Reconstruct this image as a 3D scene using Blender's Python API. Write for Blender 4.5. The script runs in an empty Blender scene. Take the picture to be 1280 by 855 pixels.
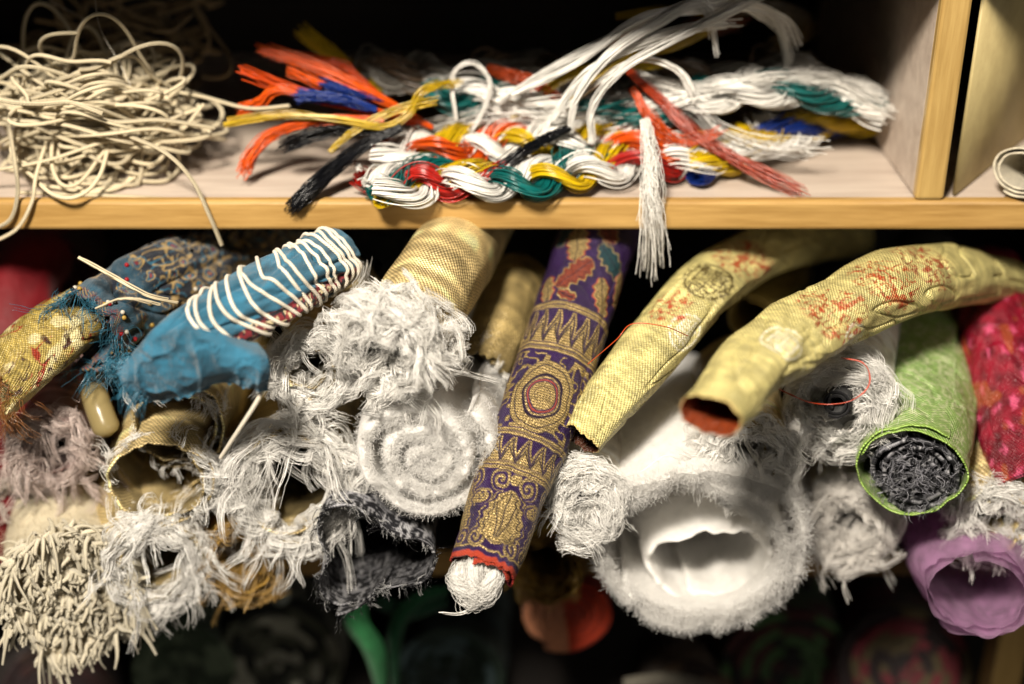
import bpy, bmesh, math
import numpy as np
from mathutils import Vector
PI=math.pi
SC=bpy.context.scene; COL=SC.collection
# ---------------------------------------------------------------- camera maths
TH=math.radians(27); FPX=1778.0; D=0.889
CAM=np.array([0,-D*math.cos(TH),D*math.sin(TH)])
FW=np.array([0,math.cos(TH),-math.sin(TH)]); UP=np.array([0,math.sin(TH),math.cos(TH)])
def ray(px,py): return FW*FPX+np.array([1.,0,0])*(px-640)+UP*(427.5-py)
def W(px,py,y):
    r=ray(px,py); return CAM+r*((y-CAM[1])/r[1])
def mpp(P): return float(np.dot(P-CAM,FW))/FPX
ZS=W(640,249,0)[2]
def Z(px,py,h=0.0):
    r=ray(px,py); return CAM+r*((ZS+h-CAM[2])/r[2])
def c(h):
    v=np.array([int(h[i:i+2],16)/255 for i in (1,3,5)])
    return np.where(v<=.04045,v/12.92,((v+.055)/1.055)**2.4)
# ---------------------------------------------------------------- numpy helpers
def vnoise(P,seed=0):
    P=np.asarray(P,float); I=np.floor(P).astype(np.int64); f=P-I; f=f*f*(3-2*f)
    def h(a,b,d):
        n=(I[...,0]+a)*73856093 ^ (I[...,1]+b)*19349663 ^ (I[...,2]+d)*83492791 ^ (seed*7919+13)
        n=((n&0x7fffffff)*1274126177)&0x7fffffff; n=n^(n>>15); n=(n*48271)&0x7fffffff; n=n^(n>>11)
        return (n&0xffff)/65535.
    x,y,z=f[...,0],f[...,1],f[...,2]
    def l(a,b,t): return a+(b-a)*t
    return l(l(l(h(0,0,0),h(1,0,0),x),l(h(0,1,0),h(1,1,0),x),y),l(l(h(0,0,1),h(1,0,1),x),l(h(0,1,1),h(1,1,1),x),y),z)
def n2(a,b,seed=0,d=0.0): return vnoise(np.stack([a,b,np.zeros_like(a)+d],-1),seed)
def nrm(v): return v/np.maximum(np.linalg.norm(v,axis=-1,keepdims=True),1e-9)
def spl(pts,n):
    p=np.array(pts,float)
    if len(p)==2:
        t=np.linspace(0,1,n)[:,None]; return p[0]*(1-t)+p[1]*t
    q=np.vstack([2*p[0]-p[1],p,2*p[-1]-p[-2]]); m=len(p)-1
    t=np.linspace(0,m-1e-6,n); i=t.astype(int); f=(t-i)[:,None]
    a,b,d,e=q[i],q[i+1],q[i+2],q[i+3]
    return .5*(2*b+(d-a)*f+(2*a-5*b+4*d-e)*f*f+(3*b-a-3*d+e)*f**3)
def smooth(e0,e1,x):
    t=np.clip((x-e0)/(e1-e0),0,1); return t*t*(3-2*t)
# ---------------------------------------------------------------- objects
def thing(name,label,cat,loc,group=None):
    o=bpy.data.objects.new(name,None); COL.objects.link(o); o.location=loc; o.empty_display_size=.02
    o['label']=label; o['category']=cat
    if group: o['group']=group
    return o
def part(name,V,F,mat,parent=None,cols=(1,1,1),uvw=None,smoothf=True):
    V=np.asarray(V,float).reshape(-1,3); F=np.asarray(F,np.int32).reshape(-1,4)
    if uvw is None: uvw=V*1000
    if parent is not None:
        off=np.array(parent.location)
        if parent.parent is not None: off=off+np.array(parent.parent.location)
        V=V-off
    me=bpy.data.meshes.new(name); n=len(V); m=len(F)
    me.vertices.add(n); me.vertices.foreach_set('co',V.ravel().astype(np.float32))
    me.loops.add(m*4); me.loops.foreach_set('vertex_index',F.ravel())
    me.polygons.add(m); me.polygons.foreach_set('loop_start',np.arange(0,m*4,4,dtype=np.int32))
    try: me.polygons.foreach_set('loop_total',np.full(m,4,np.int32))
    except Exception: pass
    if smoothf: me.polygons.foreach_set('use_smooth',np.ones(m,bool))
    ca=me.attributes.new('Col','FLOAT_COLOR','POINT')
    cc=np.ones((n,4),np.float32); cc[:,:3]=np.broadcast_to(np.asarray(cols,float),(n,3)); ca.data.foreach_set('color',cc.ravel())
    ua=me.attributes.new('uvw','FLOAT_VECTOR','POINT')
    ua.data.foreach_set('vector',np.asarray(uvw,np.float32).reshape(-1,3).ravel())
    me.update(calc_edges=True); me.validate()
    me.materials.append(mat)
    o=bpy.data.objects.new(name,me); COL.objects.link(o)
    if parent is not None: o.parent=parent
    return o
def tubes(P,r,sides=3):
    P=np.asarray(P,float)
    if P.ndim==2: P=P[None]
    N,K,_=P.shape; r=np.broadcast_to(np.asarray(r,float),(N,K))
    T=nrm(np.gradient(P,axis=1)); A=np.zeros_like(P)
    a=np.cross(T[:,0],np.array([.31,.52,.79])); A[:,0]=nrm(a)
    for k in range(1,K):
        a=A[:,k-1]-T[:,k]*np.sum(A[:,k-1]*T[:,k],-1,keepdims=True); A[:,k]=nrm(a)
    B=np.cross(T,A); ang=np.arange(sides)*2*PI/sides
    V=P[:,:,None]+r[:,:,None,None]*(np.cos(ang)[None,None,:,None]*A[:,:,None]+np.sin(ang)[None,None,:,None]*B[:,:,None])
    idx=np.arange(N*K*sides).reshape(N,K,sides); nx=np.roll(idx,-1,axis=2)
    F=np.stack([idx[:,:-1],nx[:,:-1],nx[:,1:],idx[:,1:]],-1).reshape(-1,4)
    ln=np.concatenate([np.zeros((N,1)),np.cumsum(np.linalg.norm(np.diff(P,axis=1),axis=-1),1)],1)*1000
    uv=np.stack([np.broadcast_to(ln[:,:,None],(N,K,sides)),np.broadcast_to(ang*1000*r.mean(),(N,K,sides)),np.broadcast_to(np.arange(N)[:,None,None]*3.7,(N,K,sides))],-1)
    return V.reshape(-1,3),F,uv.reshape(-1,3)
def join(parts):
    Vs,Fs,Cs,Us=[],[],[],[]; o=0
    for V,F,C_,U in parts:
        Vs.append(V);Fs.append(F+o);Cs.append(np.broadcast_to(C_,(len(V),3)));Us.append(U);o+=len(V)
    return np.vstack(Vs),np.vstack(Fs),np.vstack(Cs),np.vstack(Us)
# ---------------------------------------------------------------- materials
def M(name,rough=.6,sheen=0,weave=None,bn=None,transl=0.,alpha=1.,metal=0.,spec=.4,cn=None,coat=0.,relief=None):
    m=bpy.data.materials.new(name); m.use_nodes=True; nt=m.node_tree; N=nt.nodes; L=nt.links
    b=N['Principled BSDF']; out=N['Material Output']
    at=N.new('ShaderNodeAttribute'); at.attribute_name='Col'; colr=at.outputs['Color']; col0=colr
    uv=N.new('ShaderNodeAttribute'); uv.attribute_name='uvw'; vec=uv.outputs['Vector']
    def math_(op,a,b_=None):
        n=N.new('ShaderNodeMath'); n.operation=op
        for i,x in enumerate((a,b_)):
            if x is None: continue
            if isinstance(x,(int,float)): n.inputs[i].default_value=x
            else: L.new(x,n.inputs[i])
        return n.outputs[0]
    def mul(col,fac):
        n=N.new('ShaderNodeMix'); n.data_type='RGBA'; n.blend_type='MULTIPLY'; n.inputs[0].default_value=1
        L.new(col,n.inputs[6]); L.new(fac,n.inputs[7]); return n.outputs[2]
    h=None
    if weave:
        pu,pv,st,cm=weave
        s=N.new('ShaderNodeSeparateXYZ'); L.new(vec,s.inputs[0])
        wob=N.new('ShaderNodeTexNoise'); wob.inputs['Scale'].default_value=.25; L.new(vec,wob.inputs['Vector'])
        wv=math_('MULTIPLY',wob.outputs['Fac'],5.)
        a=math_('SINE',math_('ADD',math_('MULTIPLY',s.outputs[0],2*PI/pu),wv)); d=math_('SINE',math_('ADD',math_('MULTIPLY',s.outputs[1],2*PI/pv),wv))
        h=math_('MULTIPLY',math_('ADD',math_('MULTIPLY',a,d),1.),.5)
        colr=mul(colr,math_('ADD',math_('MULTIPLY',h,cm*1.5),1-cm))
        wstr=st
    if cn:
        t=N.new('ShaderNodeTexNoise'); t.inputs['Scale'].default_value=cn[0]; t.inputs['Detail'].default_value=5; L.new(vec,t.inputs['Vector'])
        r=math_('ADD',math_('MULTIPLY',t.outputs['Fac'],2*cn[1]),1-cn[1]); colr=mul(colr,r)
    L.new(colr,b.inputs['Base Color'])
    b.inputs['Roughness'].default_value=rough; b.inputs['Metallic'].default_value=metal
    b.inputs['Specular IOR Level'].default_value=spec
    b.inputs['Sheen Weight'].default_value=sheen; b.inputs['Coat Weight'].default_value=coat
    b.inputs['Alpha'].default_value=alpha
    prev=None
    if weave:
        bu=N.new('ShaderNodeBump'); bu.inputs['Strength'].default_value=wstr; bu.inputs['Distance'].default_value=.0006; L.new(h,bu.inputs['Height']); prev=bu
    if bn:
        t=N.new('ShaderNodeTexNoise'); t.inputs['Scale'].default_value=bn[0]; t.inputs['Detail'].default_value=6; L.new(vec,t.inputs['Vector'])
        bu=N.new('ShaderNodeBump'); bu.inputs['Strength'].default_value=bn[1]; bu.inputs['Distance'].default_value=.001; L.new(t.outputs['Fac'],bu.inputs['Height'])
        if prev: L.new(prev.outputs[0],bu.inputs['Normal'])
        prev=bu
    if relief:
        bw=N.new('ShaderNodeRGBToBW'); L.new(col0,bw.inputs[0])
        bu=N.new('ShaderNodeBump'); bu.inputs['Strength'].default_value=relief[0]; bu.inputs['Distance'].default_value=.0012; L.new(bw.outputs[0],bu.inputs['Height'])
        if prev: L.new(prev.outputs[0],bu.inputs['Normal'])
        prev=bu
        mr=N.new('ShaderNodeMapRange'); mr.inputs[1].default_value=.06; mr.inputs[2].default_value=.22; mr.inputs[3].default_value=0; mr.inputs[4].default_value=relief[1]; L.new(bw.outputs[0],mr.inputs[0]); L.new(mr.outputs[0],b.inputs['Metallic'])
    if prev: L.new(prev.outputs[0],b.inputs['Normal'])
    if transl>0:
        tr=N.new('ShaderNodeBsdfTranslucent'); L.new(colr,tr.inputs['Color'])
        mx=N.new('ShaderNodeMixShader'); mx.inputs[0].default_value=transl
        L.new(b.outputs[0],mx.inputs[1]); L.new(tr.outputs[0],mx.inputs[2])
        if alpha<1:
            tp=N.new('ShaderNodeBsdfTransparent'); m2=N.new('ShaderNodeMixShader'); m2.inputs[0].default_value=alpha; b.inputs['Alpha'].default_value=1
            L.new(tp.outputs[0],m2.inputs[1]); L.new(mx.outputs[0],m2.inputs[2]); mx=m2
        L.new(mx.outputs[0],out.inputs['Surface'])
    return m
FIB=M('silk_fibre',.28,0,transl=.26,spec=.9)
COT=M('cotton_fibre',.95,0,transl=.4,spec=.02)
DFIB=M('dull_fibre',.7,.1,transl=.15,spec=.3)
YARN=M('pile_yarn',.95,.3,weave=(1.2,1.5,1.,.3),transl=.2,spec=.05)
SILK=M('silk_floss',.28,0,transl=.08,spec=.6)
CORD=M('cotton_cord',.85,.1,weave=(1.6,1.3,.8,.3),spec=.2)
FELT=M('felt_wadding',1.,0,bn=(1.5,.4),transl=.4,spec=.0,cn=(.35,.12))
BATT=M('batting_sheet',1.,0,bn=(.9,.5),transl=.55,spec=.0,cn=(.2,.16))
GOLD=M('gold_gauze',.38,0,weave=(2.6,2.6,1.,.75),bn=(.3,.35),metal=.25,spec=.5,cn=(.12,.35))
BROC=M('brocade',.40,.0,weave=(2.1,2.3,1.,.5),bn=(.25,.5),metal=.12,spec=.6,cn=(.12,.25))
PURP=M('purple_brocade',.40,.0,weave=(1.2,1.9,1.,.35),bn=(.2,.35),spec=.45,cn=(.3,.2),relief=(.9,.45))
SATIN=M('blue_satin',.6,.15,weave=(1.3,1.3,.8,.3),bn=(.16,1.),spec=.25,cn=(.14,.4))
CLOTH=M('plain_cloth',.75,.1,weave=(1.3,1.3,.8,.3),bn=(.3,.3),spec=.25,cn=(.15,.25))
DARKW=M('charcoal_weave',.6,0,weave=(2.4,1.6,1.,.35),spec=.35,cn=(.4,.3))
ORG=M('organza',.3,.1,weave=(1.4,1.4,.5,.25),transl=.55,spec=.6,cn=(.1,.25),alpha=.36)
VELV=M('red_velvet',.6,.08,bn=(.2,.4),spec=.25,cn=(.1,.3))
TRANS=M('soft_plastic',.25,0,transl=.45,spec=.5)
def wood(name,c1,c2,rough,stretch,sc,coat=0.):
    m=bpy.data.materials.new(name); m.use_nodes=True; nt=m.node_tree; N=nt.nodes; L=nt.links; b=N['Principled BSDF']
    tc=N.new('ShaderNodeTexCoord'); mp=N.new('ShaderNodeMapping'); mp.inputs['Scale'].default_value=stretch; L.new(tc.outputs['Object'],mp.inputs[0])
    t=N.new('ShaderNodeTexNoise'); t.inputs['Scale'].default_value=sc; t.inputs['Detail'].default_value=8; t.inputs['Roughness'].default_value=.65; L.new(mp.outputs[0],t.inputs['Vector'])
    r=N.new('ShaderNodeValToRGB'); r.color_ramp.elements[0].position=.3; r.color_ramp.elements[1].position=.72
    r.color_ramp.elements[0].color=(*c(c1),1); r.color_ramp.elements[1].color=(*c(c2),1)
    L.new(t.outputs['Fac'],r.inputs[0]); L.new(r.outputs[0],b.inputs['Base Color'])
    bu=N.new('ShaderNodeBump'); bu.inputs['Strength'].default_value=.25; bu.inputs['Distance'].default_value=.001; L.new(t.outputs['Fac'],bu.inputs['Height']); L.new(bu.outputs[0],b.inputs['Normal'])
    b.inputs['Roughness'].default_value=rough; b.inputs['Coat Weight'].default_value=coat; return m
STRIP=wood('edge_wood','#8e6c38','#bc985c',.38,(4,60,60),3.,.3)
STRIPV=wood('edge_wood_upright','#927440','#b89b60',.38,(60,60,4),3.,.3)
PALE=wood('pale_board','#a59588','#c4b6a8',.55,(3,30,30),3.)
SHADEB=wood('shade_dark_board','#0e0a08','#1a120d',.85,(3,3,20),4.)  # near-black board colour stands in for shade inside the compartments
OLIVE=wood('olive_card','#9c8c60','#b4a474',.6,(8,8,8),6.)
def box(name,x0,x1,y0,y1,z0,z1,mat,parent,bev=.0015):
    bm=bmesh.new(); bmesh.ops.create_cube(bm,size=1)
    for v in bm.verts: v.co=((x0+x1)/2+v.co.x*(x1-x0),(y0+y1)/2+v.co.y*(y1-y0),(z0+z1)/2+v.co.z*(z1-z0))
    if bev: bmesh.ops.bevel(bm,geom=bm.edges[:],offset=bev,segments=2,affect='EDGES',profile=.5)
    if parent is not None:
        for v in bm.verts: v.co=v.co-parent.location
    me=bpy.data.meshes.new(name); bm.to_mesh(me); bm.free(); me.materials.append(mat)
    o=bpy.data.objects.new(name,me); COL.objects.link(o)
    if parent is not None: o.parent=parent
    return o
# ---------------------------------------------------------------- roll builder
def roll(label,pts,R,turns=3,gap=8,thick=3,col=(.5,.5,.5),mat=None,colf=None,nu=56,nt=90,th0=-2.0,hand=1,sq=1.,wr=.04,wf=1.3,wl=.05,jag=0.,
         name='fabric_roll',cat='fabric roll',group=None,seed=1,parent=None,pname='cloth',upow=1.5,plabel=None,var=.15,crease=0.,rnd=False,tri=None,loose=0.,cut=None,sag=0.):
    raw=[W(*p) for p in pts]; Rl=[R]*len(pts) if np.isscalar(R) else R
    Rm=np.array([r*mpp(P) for r,P in zip(Rl,raw)])
    m0=mpp(raw[0]); gap*=m0; thick*=m0
    Pc=spl(raw,240); Rc=spl(np.stack([Rm,Rm*0,Rm*0],1),240)[:,0]
    ul=np.concatenate([[0],np.cumsum(np.linalg.norm(np.diff(Pc,axis=0),axis=1))]); L=ul[-1]
    T=nrm(np.gradient(Pc,axis=0)); S=nrm(np.cross(T,np.array([0,0,1.]))); Nn=np.cross(S,T)
    def I(u,A): return np.stack([np.interp(u,ul,A[:,i]) for i in range(3)],-1)
    def ang(th): return th0+hand*th
    def pos(u,th,off=0.):
        u=np.asarray(u,float); th=np.asarray(th,float)
        cc,s,n=I(u,Pc),I(u,S),I(u,Nn); Rr=np.interp(u,ul,Rc); a=ang(th)
        g=gap*(th/(2*PI)+loose*np.sin(th*.9+seed)*np.minimum(th/3,1))
        r=np.maximum(Rr-g-off,.0006)
        nz=vnoise(np.stack([np.cos(a)*wf+th*.13+seed*3.1,np.sin(a)*wf+seed*1.7,u/wl+seed*7.3],-1),seed)-.5
        nz=nz+.5*(vnoise(np.stack([np.cos(a)*wf*2.6+th*.3,np.sin(a)*wf*2.6,u/wl*2.2+seed],-1),seed+5)-.5)
        if crease:
            k=np.abs(vnoise(np.stack([np.cos(a)*1.5+seed,np.sin(a)*1.5,u/.022+np.sin(a*2)*.8],-1),seed+21)-.5)
            nz=nz-crease/wr*np.exp(-(k/.05)**2)*smooth(0.,.02,u)
        r=r*(1+wr*2*nz)
        if tri: r=r*(1+tri[0]*np.exp(-u/.05)*np.cos(3*(a-tri[1])))
        ny=r*np.sin(a)*sq
        if sag: ny=np.where(ny>0,ny*(1-sag*np.exp(-u/.06)*(1-.5*np.cos(a)**2)),ny)
        return cc+(r*np.cos(a))[...,None]*s+ny[...,None]*n
    NT=max(int(nt*turns),8); th=np.linspace(0,2*PI*turns,NT); uu=L*np.linspace(0,1,nu)**upow
    U,TT=np.meshgrid(uu,th,indexing='ij')
    if jag:
        j=jag*2*(n2(TT*1.9,TT*0,seed+9)-.5)+jag*(n2(TT*7,TT*0,seed+11)-.5); Uj=np.clip(U+j*(1-U/L)**6,-.02,L)
        ex=np.minimum(Uj,0)
    else: Uj=U; ex=np.zeros_like(U)
    if cut: # oblique cut of the open end
        Uj=np.clip(Uj+cut[0]*(1+np.cos(ang(TT)-cut[1]))*(1-U/L)**3,0,L)
    d0=0.
    if rnd:
        k=np.clip(1-U/thick,0,1); d0=thick*.5*(1-np.sqrt(np.maximum(1-k*k,0)))*.96
    G0=pos(Uj,TT,d0)+ex[...,None]*T[0]; G1=pos(Uj,TT,thick-d0)+ex[...,None]*T[0]
    mid=Pc[60]; v=CAM-mid; pc=math.atan2(v@Nn[60],v@S[60])
    a=ang(TT)-pc; aw=(a+PI)%(2*PI)-PI; s=aw*np.interp(U,ul,Rc)
    if colf is None:
        def colf(um,sm,side,tt):
            k=1-var+2*var*n2(um/9,sm/9,seed+3); return np.asarray(col)[None,None,:]*k[...,None]
    C0=colf(U*1000,s*1000,0,TT); C1=colf(U*1000,s*1000,1,TT)
    idx=np.arange(nu*NT).reshape(nu,NT); o=nu*NT
    q=lambda A:np.stack([A[:-1,:-1],A[1:,:-1],A[1:,1:],A[:-1,1:]],-1).reshape(-1,4)
    F=[q(idx),q(idx+o)[:,::-1]]
    F.append(np.stack([idx[0,:-1],idx[0,1:],idx[0,1:]+o,idx[0,:-1]+o],-1))
    for e in (0,-1): F.append(np.stack([idx[:-1,e],idx[1:,e],idx[1:,e]+o,idx[:-1,e]+o],-1))
    arc=TT*np.interp(U,ul,Rc)*1000
    uv=np.stack([U*1000,arc,TT*0],-1)
    V=np.concatenate([G0.reshape(-1,3),G1.reshape(-1,3)])
    if parent is None:
        base=Pc[120]-np.array([0,0,Rc[120]]); parent=thing(name,label,cat,base,group)
    po=part(pname,V,np.vstack(F),mat,parent,np.vstack([C0.reshape(-1,3),C1.reshape(-1,3)]),np.vstack([uv.reshape(-1,3)]*2))
    if plabel: po['label']=plabel
    cen=I(U,Pc); rad=nrm(G0-cen); tan=nrm(np.cross(np.broadcast_to(T[0],rad.shape),rad))
    return dict(t=parent,o=po,G=G0,rad=rad,tan=tan,T0=T[0],pos=pos,L=L,NT=NT,nu=nu,th=th,gap=gap,Rc=Rc,pc=pc,th0=th0,hand=hand,thm=2*PI*turns,Pc=Pc,ul=ul)
def strands(Pc,per,spread,grow,K,r):
    n=len(Pc); st=r.normal(size=(n,per,1,3))*spread*(.5+1.*r.random((n,1,1,1)))
    w=np.cumsum(r.normal(size=(n,per,K,3)),2)*grow
    return (Pc[:,None]+st+w).reshape(n*per,K,3)
def fray(I,ncl=70,per=10,ln=.03,rad=.0002,col=(.96,.945,.91),mat=None,fwd=.5,out=.5,tang=.8,curl=.55,grav=.12,spread=.0010,grow=.00026,rows=8,seed=0,name='loose_wisps',K=12,var=.1,tmax=1.,sides=3):
    r=np.random.default_rng(seed+100)
    it=r.integers(0,int(I['NT']*tmax),ncl); iu=np.minimum((r.random(ncl)**1.6*rows).astype(int),I['nu']-2)
    p=I['G'][iu,it].copy(); d=-I['T0']*(fwd*(.3+r.random((ncl,1))))+I['rad'][iu,it]*(out*r.normal(.5,.7,(ncl,1)))+I['tan'][iu,it]*(tang*r.normal(size=(ncl,1)))
    d=nrm(d); le=ln*(.35+.9*r.random((ncl,1))); P=[p.copy()]; bend=r.normal(size=(ncl,3))
    for k in range(K-1):
        bend=.75*bend+.66*r.normal(size=(ncl,3)); d=nrm(d+curl*.55*bend+np.array([0,0,-grav])); p=p+d*le/(K-1); P.append(p.copy())
    Ps=strands(np.stack(P,1),per,spread,grow,K,r)
    tp=np.linspace(1,.45,K)[None]*(.6+.8*r.random((len(Ps),1)))
    V,F,U=tubes(Ps,rad*tp,sides)
    cc=np.asarray(col)*(1-var+var*1.3*r.random((len(Ps),1)))
    return part(name,V,F,mat or FIB,I['t'],np.repeat(np.clip(cc,0,.98),K*sides,0),U)
def wreath(I,ncl=120,per=14,ln=.04,rad=.00018,col=(.96,.945,.91),mat=None,seed=0,outw=.004,fwdw=.004,back=.012,K=18,var=.1,tmax=1.,spread=.0012,grow=.00026,name='frayed_edge'):
    r=np.random.default_rng(seed+200); k=np.linspace(0,1,K)[None]
    th=r.random((ncl,1))*I['thm']*tmax; sg=np.where(r.random((ncl,1))<.5,-1,1)
    Rf=I['Rc'][0]; th=th+sg*ln*(.3+.9*r.random((ncl,1)))/Rf*k+.14*np.sin(2*PI*(k*(1+2.5*r.random((ncl,1)))+r.random((ncl,1))))
    th=np.where(th<0,-th,th); th=np.where(th>I['thm'],2*I['thm']-th,th); th=np.clip(th,0,I['thm'])
    def sm(a):
        o=0
        for f in (.6,1.3,2.4,4.2): o=o+r.normal(size=(ncl,1))*np.sin(2*PI*(f*k+r.random((ncl,1))))/(.7+.8*f)
        return a*(o+.6*r.normal(size=(ncl,1)))
    o=sm(outw)+outw*.35; f=sm(fwdw)+fwdw*.5; u0=back*r.random((ncl,1))**2+0*k
    P=I['pos'](u0,th,-o)-I['T0']*(f[...,None])
    P[...,2]-=.25*np.abs(f)*k
    Ps=strands(P,per,spread,grow,K,r)
    tp=np.linspace(1,.5,K)[None]*(.5+1.*r.random((len(Ps),1))); V,F,U=tubes(Ps,rad*tp,3)
    cc=np.asarray(col)*(1-var+var*1.3*r.random((len(Ps),1)))
    return part(name,V,F,mat or FIB,I['t'],np.repeat(np.clip(cc,0,.98),K*3,0),U)
def fuzz(I,n=5000,ln=.004,rad=.00012,col=(.88,.87,.85),seed=0,name='fuzz',rows=None,cut=.4,mat=None):
    r=np.random.default_rng(seed+300); K=6
    iu=np.where(r.random(n)<.45,(r.random(n)*4).astype(int),r.integers(0,rows or I['nu']-1,n)); it=r.integers(0,I['NT'],n)
    p=I['G'][iu,it]-I['rad'][iu,it]*I['gap']*cut*r.random((n,1))*(iu<4)[:,None]
    d=nrm(I['rad'][iu,it]*.5+r.normal(size=(n,3))*.7-I['T0']*(iu<4)[:,None]*.5); P=[p]
    for k in range(K-1):
        d=nrm(d+r.normal(size=(n,3))*.55); p=p+d*ln*(.3+1.2*r.random((n,1)))/(K-1); P.append(p)
    V,F,U=tubes(np.stack(P,1),rad,3)
    return part(name,V,F,mat or COT,I['t'],np.asarray(col),U)
def bundle(path,n,r0,r1,fr,col,K=40,var=.25,wob=.0006,seed=0,sides=4,twist=0.,flat=1.,pw=1.3,cutr=.14):
    r=np.random.default_rng(seed+500); P=spl(path,K); T=nrm(np.gradient(P,axis=0)); S=nrm(np.cross(T,np.array([.05,.2,1.]))); N_=np.cross(S,T)
    a=r.random(n)*2*PI; q=np.sqrt(r.random(n)); t=np.linspace(0,1,K)
    R=(r0+(r1-r0)*t**pw)
    aa=a[:,None]+twist*t[None]
    off=(q[:,None]*R[None])[...,None]*(np.cos(aa)[...,None]*S[None]+flat*np.sin(aa)[...,None]*N_[None])
    w=np.cumsum(r.normal(size=(n,K,3)),1)*wob*math.sqrt(1/K)
    X=P[None]+off+w
    tl=1-cutr*r.random((n,1)); tt=t[None]*tl*(K-1); i0=np.minimum(tt.astype(int),K-2); fr_=(tt-i0)[...,None]; ar=np.arange(n)[:,None]
    X=X[ar,i0]*(1-fr_)+X[ar,i0+1]*fr_
    V,F,U=tubes(X,fr*np.ones((n,K)),sides)
    cc=np.asarray(col)*(1-var+1.3*var*r.random((n,1)))
    return V,F,np.repeat(np.clip(cc,0,.95),K*sides,0),U
def emit(name,B,mat,parent):
    V,F,C_,U=B; return part(name,V,F,mat,parent,C_,U)
# ================================================================ SHELF
zt=W(640,285,0)[2]; zb=W(640,690,0)[2]; zb2=zb-.018; zl=W(640,930,0)[2]; ztop=ZS+.145
xL=W(-220,250,0)[0]; xR=W(1560,250,0)[0]; dx0=W(1143,243,0)[0]; dx1=W(1179,243,0)[0]
sh=thing('shelf_unit','wooden shelf unit with pale boards and yellow wood edge strips holding the fabric rolls','shelf',(0,0,zl))
box('shelf_board',xL,xR,.006,.32,zt+.001,ZS-.0015,PALE,sh)
box('edge_strip',xL,xR,-.003,.0055,zt,ZS,STRIP,sh,.0022)
box('lower_board',xL,xR,.006,.32,zb2+.001,zb-.001,SHADEB,sh); box('edge_strip',xL,xR,-.003,.0055,zb2,zb,STRIP,sh,.0022)
box('bottom_board',xL,xR,.0,.32,zl-.018,zl,SHADEB,sh)
box('added_shade_board',xL,xR,-.025,.32,ztop,ztop+.018,SHADEB,sh)  # unseen board added overhead to keep light off the back of the shelf
box('divider',dx0+.001,dx1-.001,.006,.319,ZS,ztop-.001,PALE,sh); box('divider_strip',dx0,dx1,-.0028,.0055,ZS+.0005,ztop-.001,STRIPV,sh,.002)
px0=W(1243,820,0)[0]; box('lower_post',px0,px0+.022,-.0028,.02,zl+.0005,zb2-.0005,STRIPV,sh,.002)
box('back_panel',xL,xR,.321,.33,zl-.02,ztop+.02,SHADEB,sh,0)
box('side_panel',xL-.018,xL-.0005,-.002,.33,zl-.02,ztop+.02,SHADEB,sh,0); box('side_panel',xR+.0005,xR+.018,-.002,.33,zl-.02,ztop+.02,SHADEB,sh,0)
# ================================================================ TOP SHELF
cream=c('#d6c8a8')
def cord_tangle(label,cx,cy,cz,ax,ay,az,n,rad,col,seed,extra=(),name='cord_bundle',tilt=1.):
    r=np.random.default_rng(seed); K=130; Ps=[]
    for i in range(n):
        t=np.linspace(0,2*PI*(1.0+.7*r.random()),K)+r.random()*6.28
        s=.3+.7*r.random(); ph=r.random()*PI
        rr=1+.22*np.sin(t*2.3+r.random()*6)+.12*np.sin(t*4.7+r.random()*6)
        x=np.cos(t)*ax*s*rr; y=np.sin(t)*ay*(.5+.5*r.random())*rr
        x,y=x*math.cos(ph)-y*math.sin(ph),(x*math.sin(ph)+y*math.cos(ph))*ay/ax*1.15
        tx,ty=r.normal()*.28*tilt,r.normal()*.6*tilt
        z=cz+az*(r.random()*1.6-.8)*(1-.4*s)+x*tx*.5+y*ty+.004*np.sin(t*3+i)
        X=np.stack([cx+x+r.normal()*ax*.15,cy+y+r.normal()*ay*.15,np.maximum(z,ZS+rad*1.1)],-1); Ps.append(X)
    for e in extra: Ps.append(spl(e,K))
    Ps=np.stack(Ps); V,F,U=tubes(Ps,rad,8)
    base=np.array([cx,cy,ZS]); t=thing(name,label,'cord',base)
    cc=np.repeat(np.asarray(col)*(.78+.3*r.random((len(Ps),1))),K*8,0)
    part('cord_loops',V,F,CORD,t,np.clip(cc,0,.9),U); return t
b0=Z(108,185,.02)
cord_tangle('tangled heap of cream cotton cord spilling over the front edge of the upper shelf',b0[0],.058,ZS+.034,.066,.044,.028,80,.00122,cream,3,
  extra=[[W(90,130,.05),W(150,165,.02),W(205,190,.0),W(240,225,-.006),W(262,270,-.008),W(277,306,-.006)],
         [W(60,170,.03),W(45,220,.0),W(40,252,-.006),W(22,285,-.008),W(-8,303,-.008)],
         [W(10,150,.03),W(18,200,.0),W(22,240,-.005),W(12,275,-.007),W(-20,290,-.007)],
         [W(190,110,.06),W(250,120,.05),W(310,135,.04),W(362,132,.035)],
         [W(20,240,.012),W(90,243,.008),W(170,246,.006),W(245,252,.008)],
         [W(-20,215,.01),W(60,200,.01),W(140,175,.02),W(215,170,.03),W(255,130,.04)],
         [W(-10,60,.07),W(60,110,.03),W(130,150,.02),W(200,150,.02),W(268,160,.03)]])
cord_tangle('dim loose tangle of thin brown cord at the dark back of the upper shelf',W(160,60,.15)[0],.15,ZS+.05,.085,.04,.05,14,.0012,c('#8a7654'),9)
WH=np.array([.85,.83,.78]); YE=c('#cfae10'); TE=c('#0b5f5c'); RE=c('#a81c14'); OR=c('#dc5510'); OD=c('#c8440c'); BL=c('#14307c'); BK=c('#0c0d12'); GR=c('#b9b3aa')
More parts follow.
